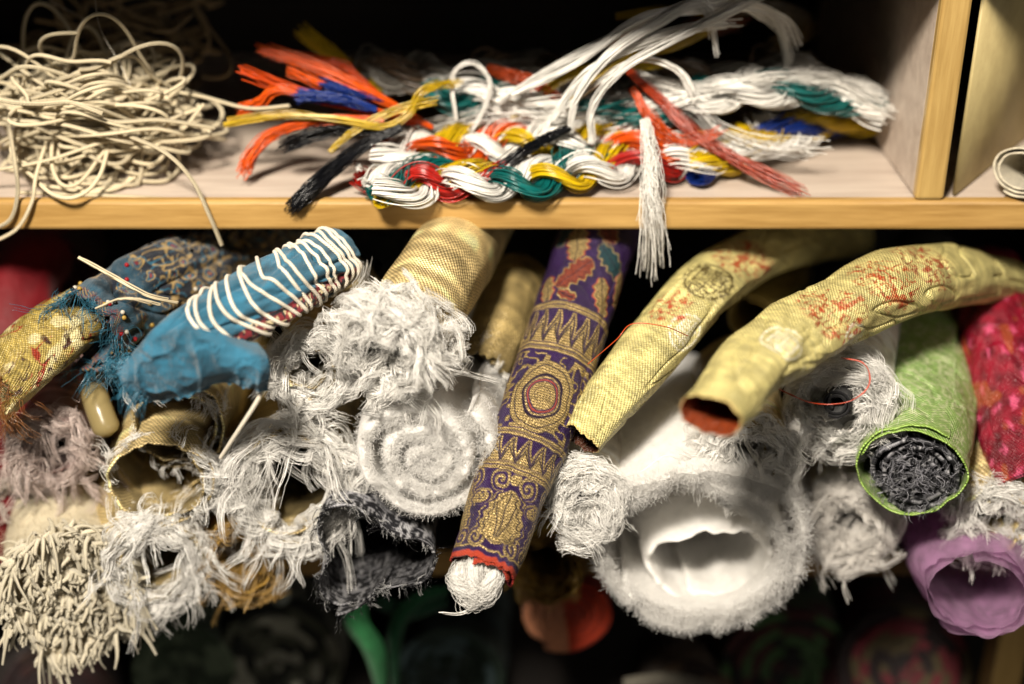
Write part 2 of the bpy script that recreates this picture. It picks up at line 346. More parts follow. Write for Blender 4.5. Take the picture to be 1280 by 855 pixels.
def braid(label,path,cols,w,rs,pitch,nf=110,seed=0,h=.6):
    K=130; P=spl(path,K); ul=np.concatenate([[0],np.cumsum(np.linalg.norm(np.diff(P,axis=0),axis=1))])
    T=nrm(np.gradient(P,axis=0)); S=nrm(np.cross(T,np.array([0,0,1.]))); N_=np.cross(S,T)
    t=thing('braided_cord',label,'braid',P[K//2]-np.array([0,0,rs]),None)
    m=len(cols)
    for i,cl in enumerate(cols):
        wv=1+.3*np.sin(ul*31+i*2+seed); rsi=rs*(1+.28*np.sin(ul*55+i*3+seed))
        ph=2*PI*ul/pitch+2*PI*i/m+.8*np.sin(ul*40+seed+i)
        X=P+S*(w*wv*np.sin(ph))[:,None]+N_*(h*rs*1.5*np.sin(2*ph+.4))[:,None]
        X[:,2]=np.maximum(X[:,2],ZS+rs*.6)
        r=np.random.default_rng(seed*17+i); Tt=nrm(np.gradient(X,axis=0)); S2=nrm(np.cross(Tt,np.array([0.1,.1,1.]))); N2=np.cross(S2,Tt)
        a=r.random(nf)*2*PI; q=np.sqrt(r.random(nf))*.6+.45; aa=a[:,None]+ul[None]*70
        q=np.where(r.random(nf)<.06,q*1.7,q)
        off=(q[:,None]*rsi[None])[...,None]*(np.cos(aa)[...,None]*1.15*S2[None]+.65*np.sin(aa)[...,None]*N2[None])
        Y=X[None]+off+np.cumsum(r.normal(size=(nf,K,3)),1)*.00004
        V,F,U=tubes(Y,rs*.085,3)
        cc=np.repeat(np.clip(np.asarray(cl)*(.7+.4*r.random((nf,1))),0,.94),K*3,0)
        part('strand',V,F,SILK,t,cc,U)
    return t
braid('front silk braid of white, yellow, teal and red strands lying along the shelf edge',
  [Z(462,236,.010),Z(530,222,.011),Z(600,224,.011),Z(680,218,.012),Z(760,205,.013),Z(840,196,.012),Z(900,188,.011)],[WH,YE,TE,WH,RE],.0125,.0058,.120,seed=1)
braid('second white silk braid with yellow and orange strands lying behind the front braid',
  [Z(470,195,.014),Z(540,185,.018),Z(620,176,.02),Z(720,176,.02),Z(800,180,.018),Z(880,178,.014)],[WH,YE,WH,OR],.012,.0060,.11,seed=2)
braid('white and yellow silk braid with a blue strand at the right of the shelf',
  [Z(850,205,.010),Z(910,188,.012),Z(960,165,.016),Z(1010,150,.016),Z(1060,140,.016),Z(1112,142,.014)],[WH,YE,BL,YE,WH],.0125,.0062,.13,seed=3)
braid('upper silk braid of white and teal strands lying across the heap',
  [W(540,110,.08),W(620,120,.075),W(700,135,.07),W(780,140,.07),W(870,120,.07),W(960,105,.075),W(1040,110,.08),W(1100,128,.08)],[WH,TE,WH,WH],.013,.006,.125,seed=4)
braid('pale grey silk braid lying at the back of the upper shelf',
  [W(430,85,.10),W(540,90,.10),W(660,85,.10),W(780,90,.10),W(900,95,.10),W(1010,80,.10)],[c('#8c8880'),c('#7d7970'),c('#6b5a48')],.013,.0065,.09,seed=5,nf=50)
def tuft(name,label,cat,list_,mat=SILK,pw=1.3,flat=1.,wob=.0022,cutr=.14):
    B=[]
    for i,(pp,n,a,b,cl,*ex) in enumerate(list_): B.append(bundle(pp,int(n*1.5),a,b,ex[0] if ex else .00032,cl,seed=len(label)*3+i,var=.3,wob=wob,sides=3,pw=pw,flat=flat,cutr=cutr))
    base=np.array(list_[0][0][len(list_[0][0])//2]); t=thing(name,label,cat,base)
    for b_ in B: emit('strand',b_,mat,t)
    return t
tuft('frayed_tassel','frayed bright orange silk tassel fanned out beside the cream cord heap','tassel',[
 ([W(540,160,.05),W(470,120,.05),W(400,86,.055),W(318,58,.06)],60,.0026,.0032,OR),
 ([W(520,155,.05),W(440,135,.05),W(370,116,.05),W(296,86,.05)],40,.0022,.0024,OD),
 ([W(520,150,.045),W(430,130,.045),W(350,112,.045),W(325,128,.045),W(296,140,.045)],36,.0022,.0028,OR),
 ([W(480,150,.035),W(400,150,.035),W(345,165,.035),W(318,190,.03),W(304,217,.025)],60,.0026,.0034,OR),
 ([W(500,140,.06),W(450,100,.065),W(420,80,.07),W(330,66,.07)],36,.0022,.0022,OD),
 ([W(480,130,.055),W(420,110,.055),W(380,95,.055),W(360,85,.055)],26,.0022,.0022,OR)],flat=.5,wob=.0016)
tuft('silk_strand','short flat bundle of dark blue silk across the orange tassel','silk strand',[([W(470,138,.04),W(440,128,.04),W(405,122,.04),W(368,120,.042)],70,.003,.0045,BL),([W(480,125,.05),W(440,115,.05),W(400,105,.05)],40,.003,.004,BL)],flat=.5,wob=.0014)
tuft('silk_strand','thin yellow silk strands reaching left past the orange tassel','silk strand',[
 ([W(280,156,.03),W(350,145,.03),W(420,148,.03),W(480,158,.03),W(512,140,.035),W(530,112,.04),W(580,100,.05)],22,.0015,.0016,YE),
 ([W(284,150,.034),W(360,142,.034),W(430,155,.034),W(500,160,.034)],18,.0014,.0015,c('#b89410')),
 ([W(412,190,.025),W(440,165,.03),W(490,140,.035),W(550,125,.04)],18,.0015,.0015,YE)],wob=.0010)
tuft('silk_strand','blurred yellow silk end standing up behind the orange tassel','silk strand',[([W(480,110,.09),W(430,80,.10),W(372,38,.11)],40,.0035,.0035,YE)])
tuft('black_tassel','long black cord end with fringe hanging over the shelf edge left of the braids','tassel',[
 ([W(502,160,.03),W(460,178,.025),W(415,212,.01),W(385,240,-.002),W(362,262,-.006)],110,.0035,.0055,BK),
 ([W(480,165,.035),W(440,160,.035),W(390,168,.03),W(350,186,.03)],40,.003,.004,BK)],flat=.6,wob=.0016)
tuft('black_tassel','small black frayed cord end resting on the front braid','tassel',[([W(712,160,.03),W(680,175,.022),W(650,192,.012),W(614,219,.006)],60,.0025,.0045,BK)],flat=.6,wob=.0016)
tuft('cord_hank','glossy white silk cords arching high over the braid heap','cord',[
 ([W(622,128,.05),W(690,85,.05),W(770,45,.055),W(860,8,.06),W(930,5,.07),W(990,50,.08)],30,.0019,.0022,WH),
 ([W(640,118,.045),W(720,80,.045),W(800,25,.05),W(880,12,.06),W(960,15,.07),W(985,75,.08),W(960,85,.09)],26,.0018,.002,WH),
 ([W(712,165,.03),W(722,120,.03),W(760,70,.035),W(820,30,.045),W(880,5,.055),W(895,70,.05)],30,.002,.002,WH),
 ([W(740,178,.028),W(742,130,.028),W(780,85,.03),W(850,45,.04),W(900,20,.05),W(950,-5,.06)],30,.002,.002,WH),
 ([W(690,150,.04),W(730,95,.04),W(790,60,.045),W(870,35,.05),W(930,30,.06)],24,.0018,.002,WH),
 ([W(660,100,.05),W(740,62,.05),W(820,18,.055),W(900,-5,.06),W(975,20,.07),W(1000,60,.08)],12,.0012,.0016,WH),
 ([W(700,140,.04),W(745,105,.038),W(800,75,.04),W(850,90,.045),W(870,130,.045)],12,.0012,.0014,WH)],wob=.0011)
tuft('thread_loop','fine white silk loop curling upright behind the yellow strands','thread loop',[
 ([W(570,150,.05),W(566,95,.05),W(590,78,.05),W(612,100,.05),W(604,140,.05),W(575,175,.045),W(520,205,.03)],10,.0010,.0010,WH),
 ([W(445,205,.02),W(460,225,.018),W(500,240,.012),W(560,236,.01)],14,.0014,.0014,WH)],wob=.0008)
tuft('silk_strand','loose white silk floss streaming right along the back of the heap','silk strand',[
 ([W(800,100,.06),W(880,112,.06),W(960,100,.06),W(1040,105,.07),W(1118,145,.065)],60,.004,.007,WH,.00026),
 ([W(780,85,.07),W(860,130,.055),W(900,165,.045),W(960,185,.035),W(1040,190,.028)],14,.003,.005,WH,.00026),
 ([W(480,110,.09),W(560,100,.09),W(660,95,.09),W(760,105,.08)],50,.006,.008,GR,.00026),
 ([W(520,170,.06),W(620,150,.06),W(740,150,.06),W(860,150,.06)],30,.010,.012,WH,.0002)],wob=.003)
tuft('orange_cord','orange silk cord slanting down to the right across the shelf floor','cord',[
 ([W(775,80,.055),W(820,120,.05),W(870,168,.035),W(930,205,.022),W(1010,243,.006)],36,.0015,.0022,c('#b03a10'),.00026),
 ([W(790,110,.05),W(815,150,.04),W(850,178,.035),W(905,165,.035)],26,.0015,.0022,OR,.00026),
 ([W(610,85,.08),W(660,100,.07),W(700,125,.06)],40,.003,.003,OR)],wob=.0022)
tuft('yellow_cord','yellow silk cord looped behind the white arching cords','cord',[
 ([W(770,20,.08),W(830,12,.08),W(900,20,.08),W(850,55,.07),W(780,75,.065),W(700,140,.05)],30,.0022,.0022,c('#a08410')),
 ([W(640,150,.06),W(720,90,.065),W(830,80,.07)],26,.002,.002,YE)],wob=.0012)
tuft('white_tassel','white silk tassel hanging down over the wooden shelf edge','tassel',[
 ([W(806,150,.02),W(811,180,.010),W(814,215,-.004),W(815,262,-.010),W(814,348,-.014)],80,.0024,.0095,WH,.0002)],pw=3.4,wob=.003,cutr=.25)
tuft('olive_cord','dark olive and orange cord coil at the dim back right','cord',[
 ([W(880,20,.11),W(950,8,.12),W(1010,30,.12),W(960,60,.11)],40,.005,.005,c('#5c4820')),
 ([W(820,60,.10),W(870,35,.11),W(930,25,.12)],40,.004,.004,c('#8d431c'))])
t=thing('leaning_card','olive beige card standing upright to the right of the divider','card',Z(1182,240))
A=Z(1190,243); B=Z(1330,130); up=np.array([0,.0,.14]); nn=nrm(np.cross(B-A,up))*.002
V=np.array([A,B,B+up,A+up,A+nn,B+nn,B+nn+up,A+nn+up]); part('card_panel',V,[[0,1,2,3],[7,6,5,4],[0,3,7,4],[1,5,6,2],[3,2,6,7],[0,4,5,1]],OLIVE,t,smoothf=False)
roll('small cream striped roll lying at the shelf front right of the divider',[(1276,215,-.002),(1330,200,.04)],44,2.5,7,3,col=c('#cfc6b0'),mat=CLOTH,nu=24,seed=41,sq=.75)
# ================================================================ FABRIC ROLLS
GM=c('#a89660'); GM2=c('#b5a172'); FW_=np.array([.965,.95,.915])
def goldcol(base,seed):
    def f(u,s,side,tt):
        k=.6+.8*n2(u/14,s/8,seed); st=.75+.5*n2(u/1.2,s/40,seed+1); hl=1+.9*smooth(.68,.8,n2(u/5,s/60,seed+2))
        return np.clip(np.asarray(base)*(k*st*hl)[...,None]*(0.7 if side else 1.15),0,.9)  # inner face coloured darker to imitate shade inside the roll
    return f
# --- purple brocade
ppts=[(601,712,-.150),(628,640,-.124),(672,520,-.078),(708,410,-.03),(742,312,.03),(765,255,.09)]
raw=spl([W(*p) for p in ppts],300); ulp=np.concatenate([[0],np.cumsum(np.linalg.norm(np.diff(raw,axis=0),axis=1))])*1000
pyp=427.5-FPX*((raw-CAM)@UP)/((raw-CAM)@FW)
def zy(py): return float(np.interp(-py,-pyp,ulp))
def purplef(u,s,side,tt):
    pur=c('#2b1642'); dk=c('#190c26'); gd=c('#c8ad74'); co=c('#a84c34')
    s=s+.5*np.sin(u*.35)+1.2*(n2(u/9,s/9,81)-.5); u=u+1.0*(n2(u/8,s/8,82)-.5)+.35*(n2(u/1.2,s/1.2,83)-.5)
    out=np.broadcast_to(pur,u.shape+(3,)).copy()
    out*= (.7+.6*n2(u/6,s/6,4))[...,None]*(.8+.4*n2(u/.6,s/3,84))[...,None]
    if side: return np.broadcast_to(c('#7a2330'),u.shape+(3,))*1.
    def put(mask,cl):
        m=np.clip(mask,0,1)[...,None]; out[:]=out*(1-m)+np.asarray(cl)*m
    def e(d,w=.4): return smooth(w,-w,d)
    st=(.56+.44*np.sin(u*2*PI/1.55+1.6*n2(u/5,s/5,71)))*(.45+.9*n2(u/.8,s/4,7))
    gold=gd[None,None]*(.2+1.0*st)[...,None]
    tri=lambda x:np.abs((x%1)-.5)*2
    def line(u0,w): put(e(np.abs(u-u0)-w),gold)
    zone=e(zy(697)-u)*e(u-zy(606))
    for (py,cs) in ((657,-1.),(650,35),(660,-37)):
        du,ds=u-zy(py),s-cs
        q_=np.clip(1-(du/16)**2,0,1); wdt=12.5*np.sqrt(q_)*(1-.32*du/16)
        leaf=np.abs(ds)-wdt-.9*np.cos(du*1.1); m=e(leaf)*(np.abs(du)<16)*zone; put(m,gold)
        put(m*e(np.abs(leaf+3.2)-.4,.3),dk)
        for kq in (-.55,0.,.55): put(m*e(np.abs(ds-kq*(du+16)*.5)-.35,.3)*(leaf<-3.2)*(du>-13),dk)
        put(e(np.abs(leaf-2.4)-.5)*(np.abs(du)<14)*zone*(n2(u/4,s/4,33)>.3),gold)
        for sg in (-1,1):
            for (pu_,off,rr,ph0) in ((617,9,6.,.5),(688,12,5.5,2.),(640,19.5,4.5,1.)):
                x,y=u-zy(pu_),ds-sg*off; rho=np.hypot(x,y); an=np.arctan2(y*sg,x)+ph0
                sp=np.abs(((rho/ (rr*.62)-an/(2*PI))%1)-.5)-.24; put(e(sp,.12)*e(rho-rr*1.15)*zone*(leaf>1),gold)
        put(e(np.hypot(u-zy(612),ds)-3.4)*zone,gold)
    for pa,pb in ((598,562),(452,410)):
        za,zb_=zy(pa),zy(pb); w=(zb_-za)
        for q in (za-2.6,za,zb_,zb_+2.6): line(q,.95)
        inb=e(za+1.5-u)*e(u-zb_+1.5); h=(u-za-1.5)/(w-3)
        tr=tri(s/9.6); up_=e((h-tr*.92)*7,.6); put(inb*up_,gold)
        put(inb*e(np.abs(h-tr*.92+.05)*6-.35,.3),dk); put(inb*e(np.abs(h-tr*.55)*7-.35,.3)*up_,dk)
        put(inb*e(np.abs(h-tr*.80-.28)*7-.7,.3)*(h<.97),gold)
    za,zb_=zy(556),zy(460); inz=e(za+1.2-u)*e(u-zb_+1.2)
    cl_=np.abs(n2(u/3.8,s/3.8,31)-.5); put(inz*e(cl_-.115,.02),gold)
    ss=(s-3.+27)%54-27; rho=np.hypot((u-zy(512))*.9,ss)
    put(inz*e(rho-20.5),dk); put(inz*e(np.abs(rho-19.0)-1.1),gold); put(inz*e(np.abs(rho-15.2)-2.0),gold)
    put(inz*e(rho-11.8),pur); put(inz*e(np.abs(rho-11.0)-.5),gold); put(inz*e(np.abs(rho-9.4)-.28),c('#b4502e')); put(inz*e(rho-8.2),gold); put(inz*e(np.abs(rho-5.0)-.25)*(n2(u/3,s/3,3)>.5)*.7,dk)
    uz=e(zy(402)-u)
    TQ=c('#2a5a62')
    for (py,cs,a1,rl,cl2,) in ((385,-14,.5,13,gold),(370,9,-.7,15,co),(388,26,.3,11,gold),(345,-12,1.0,14,TQ),(338,14,.2,14,gold),(396,10,1.3,7,co),(362,-28,.4,12,gold),(315,0,.7,14,co),(322,26,-.3,12,TQ)):
        du,ds=u-zy(py),s-cs; x=du*math.cos(a1)+ds*math.sin(a1); y=-du*math.sin(a1)+ds*math.cos(a1)
        lf=np.abs(y)-(rl*.50)*np.sqrt(np.clip(1-(x/rl)**2,0,1))*(1+.16*np.sin(x*1.1)); m=e(lf)*(np.abs(x)<rl)*uz
        cc=cl2 if getattr(cl2,'ndim',1)>1 else np.asarray(cl2)*(.5+.5*np.sin(u*2*PI/1.45))[...,None]
        put(m,cc); put(e(np.abs(lf)-.5,.3)*(np.abs(x)<rl)*uz,co if cl2 is gold else gd*.8); put(e(np.abs(y)-.35,.3)*m,dk); put(e(np.abs(lf+2.6)-.3,.3)*m*.7,dk)
    put(e(u-3.2),c('#b8442e')); line(6.5,.6)
    return out
I_=roll('purple brocade roll with gold medallion and zigzag bands hanging forward in the middle',ppts,[46,49,53,54,52,50],1.6,5,3,mat=PURP,colf=purplef,nu=600,nt=330,upow=1.,th0=-2.2,wr=.07,wl=.035,wf=1.,seed=2,jag=.002,crease=.014,sq=.9)
B=[]
for i in range(5):
    a=i*1.3+.4; o=np.array([math.cos(a)*.0082,0,math.sin(a)*.0062]); e0=W(597,714,-.152)
    pp=[W(603,698,-.14)+o*.9,e0+o*1.1+np.array([0,-.000,-.001]),e0+o*1.15+np.array([-.001,-.005,-.004]),e0+o*.5+np.array([-.001,-.008,-.008-.002*(i%2)]),e0-o*.5+np.array([.002,-.005,-.007])]
    P=spl(pp,26); V,F,U=tubes(P,(.0042*np.r_[np.ones(22),np.linspace(1,.4,4)])[None],12); part('stuffing',V,F,FELT,I_['t'],FW_*.9,U)
    B.append(bundle(pp,220,.0047,.0045,.00013,FW_*.95,K=22,seed=i,var=.06,wob=.0026,sides=3,twist=2.5))
emit('stuffing_fibres',join(B),COT,I_['t'])
emit('stuffing_thread',bundle([W(625,738,-.155),W(600,752,-.16),W(575,766,-.16),W(545,764,-.158)],5,.0006,.001,.0003,WH,K=20,seed=2),DFIB,I_['t'])
# --- yellow brocades
def yellowf(seed,motifs,corals,inner):
    def f(u,s,side,tt):
        ba=c('#d0c482')
        if side: return np.broadcast_to(inner,u.shape+(3,))*(.6+.7*n2(u/2,s/2,seed))[...,None]
        th=.62+.7*n2(u/.9,s/9,seed+2); out=ba*(th*(.75+.5*n2(u/12,s/8,seed)))[...,None]
        s=s+.8*(n2(u/1.2,s/1.2,50)-.5); u=u+.8*(n2(u/1.2,s/1.2,51)-.5)
        def e(d,w=.4): return smooth(w,-w,d)
        def put(m,cl): m=np.clip(m,0,1)[...,None]; out[:]=out*(1-m)+np.asarray(cl)*m
        for (cu,cs,rr,cl) in motifs:
            x,y=u-cu,s-cs; rho=np.hypot(x,y); inn=e(rho-rr*.8); tx=.9*(n2(u/.8,s/1.2,seed+30)>.25)
            put(tx*e(np.abs(rho-rr)-.8),cl)
            put(tx*inn*e(np.abs(((np.abs(x)/2.6)%1)-.5)-.25,.1)*(np.abs(y)>1.2)*(np.abs(y)<rr*.6),cl); put(tx*inn*e(np.abs(y)-.7),cl); put(tx*inn*e(np.abs(np.abs(y)-rr*.6)-.6),cl)
        for (cu,cs,ru,rs_,cl) in corals:
            x,y=(u-cu)/ru,(s-cs)/rs_; m=e((x*x+y*y-1)*3,.6)*(.5+.45*(n2(u/.7,s/1.4,seed+40)>.4))
            n=n2(u/3.8+cu,s/3.8,seed+8); put(m*e(np.abs(n-.5)-.07,.02),cl); n=n2(u/6+cu,s/6,seed+9); put(m*e(np.abs(n-.45)-.03,.012),cl*.6)
            put(m*e(.82-n,.03),cl)
        put(e(u-1.4),c('#d8c078'))
        return np.clip(out,0,.9)
    return f
CO=c('#ae401a')
roll('large pale yellow brocade roll with red lining and coral scrollwork on the right',
  [(884,518,-.195),(944,457,-.140),(1022,400,-.085),(1105,360,-.04),(1180,343,.005),(1245,352,.06),(1300,368,.10)],[42,49,54,56,52,46,42],1.15,3,1.4,mat=BROC,
  colf=yellowf(11,[(75,4,13,c('#f4f0da')),(130,-26,13,c('#f4f0da'))],[(128,0,22,26,CO),(178,2,20,26,CO),(220,5,20,24,c('#a03a22')),(75,-30,14,10,c('#f0eacc'))],c('#8e3a14')),nu=400,nt=260,upow=1.,wr=.12,wf=1.2,wl=.05,seed=6,jag=.0012,sq=.72,crease=.034,th0=-2.6)
roll('slim pale yellow brocade roll leaning beside the right of the purple roll',
  [(724,548,-.095),(770,492,-.075),(828,420,-.04),(884,358,.0),(960,312,.07),(1060,290,.15)],[34,42,46,44,40,38],1.15,3,1.4,mat=BROC,
  colf=yellowf(15,[(85,-8,12,c('#f0ead0')),(125,4,15,c('#4e4018'))],[(95,12,14,14,CO),(125,4,15,18,c('#4e4018')),(165,0,24,24,CO),(105,-24,12,10,c('#6c5424'))],c('#4a2412')),nu=360,nt=240,upow=1.,wr=.12,wf=1.2,wl=.05,seed=8,jag=.0015,sq=.74,crease=.034,th0=-2.6)
# --- red velvet left
roll('deep red velvet roll at the far left edge',[(-30,700,-.05),(-18,600,-.03),(0,480,.0),(28,350,.06),(60,300,.12)],[48,50,52,50,45],2,7,4,col=c('#5c0710'),mat=VELV,nu=60,wr=.12,seed=12)
# --- blue brocade and gold brocade
def bluebro(u,s,side,tt):
    ba=c('#123e52'); nv=c('#070d1c'); rd=c('#7e1216'); gd=c('#a88c56'); out=np.broadcast_to(ba,u.shape+(3,))*(.6+.7*n2(u/5,s/5,3))[...,None]
    def put(m,cl): m=np.clip(m,0,1)[...,None]; out[:]=out*(1-m)+np.asarray(cl)*m
    e=lambda d,w=.3:smooth(w,-w,d)
    band=np.clip(e(20-u,3)*e(u-30,3)+e(46-u,6),0,1)
    put(band*.95,nv)
    x,y=u+3*(n2(u/6,s/6,61)-.5)*2,s+3*(n2(u/6,s/6,62)-.5)*2
    cu,cs=(x/11.)%1-.5,((y/11.)+.5*(np.floor(x/11)%2))%1-.5; rho=np.hypot(cu,cs)*11; key=n2(np.floor(x/11)*3.7,np.floor(y/11)*5.1,8)
    put(band*e(np.abs(rho-3.6)-.4)*(key>.45),gd); put(band*e(np.abs(rho-2.2)-.4)*(key>.5)*.8,c('#1f6a86')); put(band*e(rho-1.3)*(key>.55),rd)
    cur=np.abs(n2(u/4.2,s/4.2,64)-.5); put(band*e(cur-.045,.02)*.9,gd*.8)
    cur=np.abs(n2(u/5.5,s/5.5,66)-.5); put(band*e(cur-.03,.02)*.9,c('#1c5f7a'))
    put(e(u-7)*e(np.abs(np.sin(s*1.4+u*1.4))-.35,.2),rd); put(e(u-7)*e(np.abs(np.sin(s*1.4-u*1.4))-.3,.2),gd*.7)
    return out
def goldbro(u,s,side,tt):
    ba=c('#a08c48'); out=ba*(.6+.7*n2(u/1.2,s/5,2))[...,None]
    n=n2(u/8,s/8,14); m=(smooth(.6,.68,n)*(.4+.6*n2(u/1.,s/1.,3)))[...,None]; out=out*(1-m)+c('#d0c596')*m
    m=(smooth(.06,.03,np.abs(n2(u/5,s/5,15)-.42))*smooth(.3,.5,n2(u/15,s/15,16)))[...,None]; out=out*(1-m)+c('#3c2012')*m
    m=(smooth(.05,.03,np.abs(n2(u/6,s/6,17)-.5))*smooth(.5,.6,n2(u/15,s/15,18)))[...,None]; out=out*(1-m)+c('#8a2a12')*m; return out
I_=roll('yellow gold brocade roll end with pale flowers at the left edge',[(-6,488,-.09),(28,450,-.07),(80,406,-.045),(130,375,-.02),(200,345,.04)],[44,54,52,42,38],1.4,6,2.5,mat=BROC,colf=goldbro,nu=160,nt=180,upow=1.,wr=.14,wf=.9,seed=14,jag=.010,crease=.03,sq=.75)
fray(I_,90,3,.022,.0002,c('#8a5a30'),fwd=1.,out=.1,tang=.4,seed=14,rows=3)
I_=roll('teal blue brocade roll with beaded red and gold pattern at upper left',[(108,412,-.06),(150,378,-.03),(215,345,.0),(290,318,.05),(350,300,.1)],[54,50,47,43,40],1.4,5,3,mat=SATIN,colf=bluebro,nu=260,nt=220,upow=1.,wr=.16,wf=1.8,seed=15,jag=.006,crease=.06)
fray(I_,110,3,.022,.0002,c('#2f6c84'),fwd=.8,out=.3,curl=.35,seed=15,rows=5)
rr=np.random.default_rng(8)
for k in range(46):
    th_=rr.random()*2*PI; u_=abs(.006+.004*rr.normal()) if k<30 else .03+.05*rr.random(); u_=max(u_,.0005)
    p=I_['pos'](np.array([u_]),np.array([th_]),-.0006)[0]; q=np.linspace(-1,1,7)
    P=p[None]+q[:,None]*np.array([.0013,0,0]); Rr=.0014*np.sqrt(np.clip(1-q*q*.98,0.02,1)); V,F,U=tubes(P,Rr[None],8)
    part('bead',V,F,TRANS,I_['t'],[c('#b01c24'),c('#d8d2c4'),c('#c0a050'),c('#101010')][k%4],U)
emit('string',join([bundle([W(98,322,-.07),W(140,345,-.075),W(185,370,-.075),W(225,378,-.06)],5,.0007,.0007,.0005,cream,K=30,seed=3),bundle([W(120,385,-.09),W(155,372,-.09),W(200,380,-.075)],5,.0006,.0006,.0005,cream,K=30,seed=5)]),DFIB,I_['t'])
# --- blue satin tied roll
BS=c('#286079'); STR=c('#ddd4c2')
def satinf(u,s,side,tt):
    out=BS*(.5+.9*n2(u/7,s/5,6))[...,None]
    d=s+20-u*.02; m=(smooth(7.5,6.8,np.abs(d))*smooth(34,44,u))[...,None]
    pat=np.where((n2(u/1.6,s/1.6,9)>.5)[...,None],c('#7a1a24'),c('#14141c')); pat=np.where((n2(u/1.5,s/1.5,19)>.72)[...,None],c('#c9b992'),pat)
    return out*(1-m)+pat*m
I_=roll('bright blue satin roll bound with wraps of cream cord',[(176,462,-.125),(215,432,-.12),(270,402,-.105),(335,366,-.085),(390,335,-.055),(420,320,-.03)],[24,37,43,46,43,38],1.5,5,3,mat=SATIN,colf=satinf,nu=240,nt=200,upow=1.,wr=.12,wf=2.1,wl=.022,seed=17,sq=.92,jag=.004,crease=.08)
fray(I_,110,3,.018,.0002,c('#3a7c98'),fwd=1.,out=.2,tang=.4,curl=.3,seed=18,rows=2)
ws=[]; r=np.random.default_rng(12)
for k,(f,tl) in enumerate([(.34,.017),(.37,.018),(.41,.017),(.46,.016),(.50,.016),(.55,.015),(.58,.014),(.63,.013),(.68,.012),(.71,.011),(.76,.010),(.80,.009),(.83,.008),(.87,.006),(.90,.006),(.93,.005),(.96,.004)]):
    t_=np.linspace(0,2*PI,90); u_=f*I_['L']+tl*np.sin(t_+1.9+.2*r.normal())+.0010*np.sin(3*t_+k)
    P=I_['pos'](u_,t_+.0,-.0006-.0006*(k%2))
    for _ in range(2): P[1:-1]=(P[:-2]+P[1:-1]*2+P[2:])/4
    V,F,U=tubes(P,.00112,8); ws.append((V,F,np.clip(STR*(.9+.2*r.random()),0,.9),U))
V,F,U=tubes(spl([W(335,470,-.13),W(322,500,-.135),W(300,535,-.135),W(276,572,-.13)],40),.00125,8); ws.append((V,F,STR,U))
emit('tie_cord',join(ws),CORD,I_['t'])
rows=[[(144,460,-.126),(190,426,-.138),(248,408,-.140),(322,432,-.130)],[(150,474,-.134),(208,450,-.142),(266,434,-.143),(333,446,-.141)],[(158,492,-.128),(220,476,-.141),(280,462,-.144),(337,464,-.142)],[(166,508,-.120),(222,494,-.135),(282,480,-.137),(335,486,-.136)]]
g=np.array([[W(*p) for p in rw] for rw in rows]); n=120
gg=np.stack([spl(g[i],n) for i in range(4)],0); gg=np.stack([spl(gg[:,j],n) for j in range(n)],1)
ii,jj=np.meshgrid(np.linspace(0,1,n),np.linspace(0,1,n),indexing='ij')
nz1=vnoise(gg*np.array([60,60,40]),4)-.5; nz2=vnoise(gg*np.array([95,95,60])+7,5)-.5
ridge=(1-np.abs(nz1)*2)**4*.9+(1-np.abs(nz2)*2)**5*.6
edge=np.clip(jj/.05,0,1)*np.clip((1-jj)/.05,0,1)
gg=gg+(vnoise(gg*45,3)-.5)[...,None]*np.array([0,-.006,.0])+(ridge*edge)[...,None]*np.array([0,-.0042,.0004])+(vnoise(gg*400,9)-.5)[...,None]*np.array([0,-.0009,.0004])
gg[0]+= (np.sin(jj[0]*40)*.0007)[:,None]*np.array([0,0,1.]); gg[-1]+= ((vnoise(np.stack([jj[0]*26,jj[0]*0,jj[0]*0],-1),3)-.5)*.004)[:,None]*np.array([0,0,1.])
g2=gg+np.array([0,.0012,-.0005]); idx=np.arange(n*n).reshape(n,n); q=lambda A:np.stack([A[:-1,:-1],A[1:,:-1],A[1:,1:],A[:-1,1:]],-1).reshape(-1,4)
V=np.vstack([gg.reshape(-1,3),g2.reshape(-1,3)]); F=[q(idx),q(idx+n*n)[:,::-1]]
for a_ in (idx[0],idx[-1],idx[:,0],idx[:,-1]): F.append(np.stack([a_[:-1],a_[1:],a_[1:]+n*n,a_[:-1]+n*n],-1))
part('folded_flap',V,np.vstack(F),SATIN,I_['t'],BS*(.5+.9*vnoise(V*110,7))[:,None],V*1000)
# --- gauze rolls with frayed ends
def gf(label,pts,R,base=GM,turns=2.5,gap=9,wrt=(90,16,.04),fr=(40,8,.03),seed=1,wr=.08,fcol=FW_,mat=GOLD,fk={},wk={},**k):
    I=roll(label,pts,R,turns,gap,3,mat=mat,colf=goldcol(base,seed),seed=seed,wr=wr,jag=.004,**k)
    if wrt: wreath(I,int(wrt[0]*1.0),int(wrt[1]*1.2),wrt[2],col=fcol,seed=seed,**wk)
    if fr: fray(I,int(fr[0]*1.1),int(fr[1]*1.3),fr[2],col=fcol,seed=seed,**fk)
    return I
FK=dict(out=.4,tang=1.,fwd=.4,curl=.6,grav=.18)
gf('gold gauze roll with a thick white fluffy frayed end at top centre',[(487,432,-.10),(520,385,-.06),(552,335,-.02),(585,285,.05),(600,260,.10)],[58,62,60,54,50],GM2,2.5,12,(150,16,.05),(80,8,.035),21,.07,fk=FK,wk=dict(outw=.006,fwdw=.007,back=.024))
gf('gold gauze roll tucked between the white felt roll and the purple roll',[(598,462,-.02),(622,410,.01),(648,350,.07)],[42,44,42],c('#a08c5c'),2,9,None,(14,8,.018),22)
gf('small frayed white roll directly under the cord tied blue roll',[(385,462,-.075),(400,422,-.02),(430,360,.08)],[50,52,50],GM2,2.2,12,(75,14,.045),(40,8,.028),23,fk=FK,wk=dict(back=.014,outw=.003))
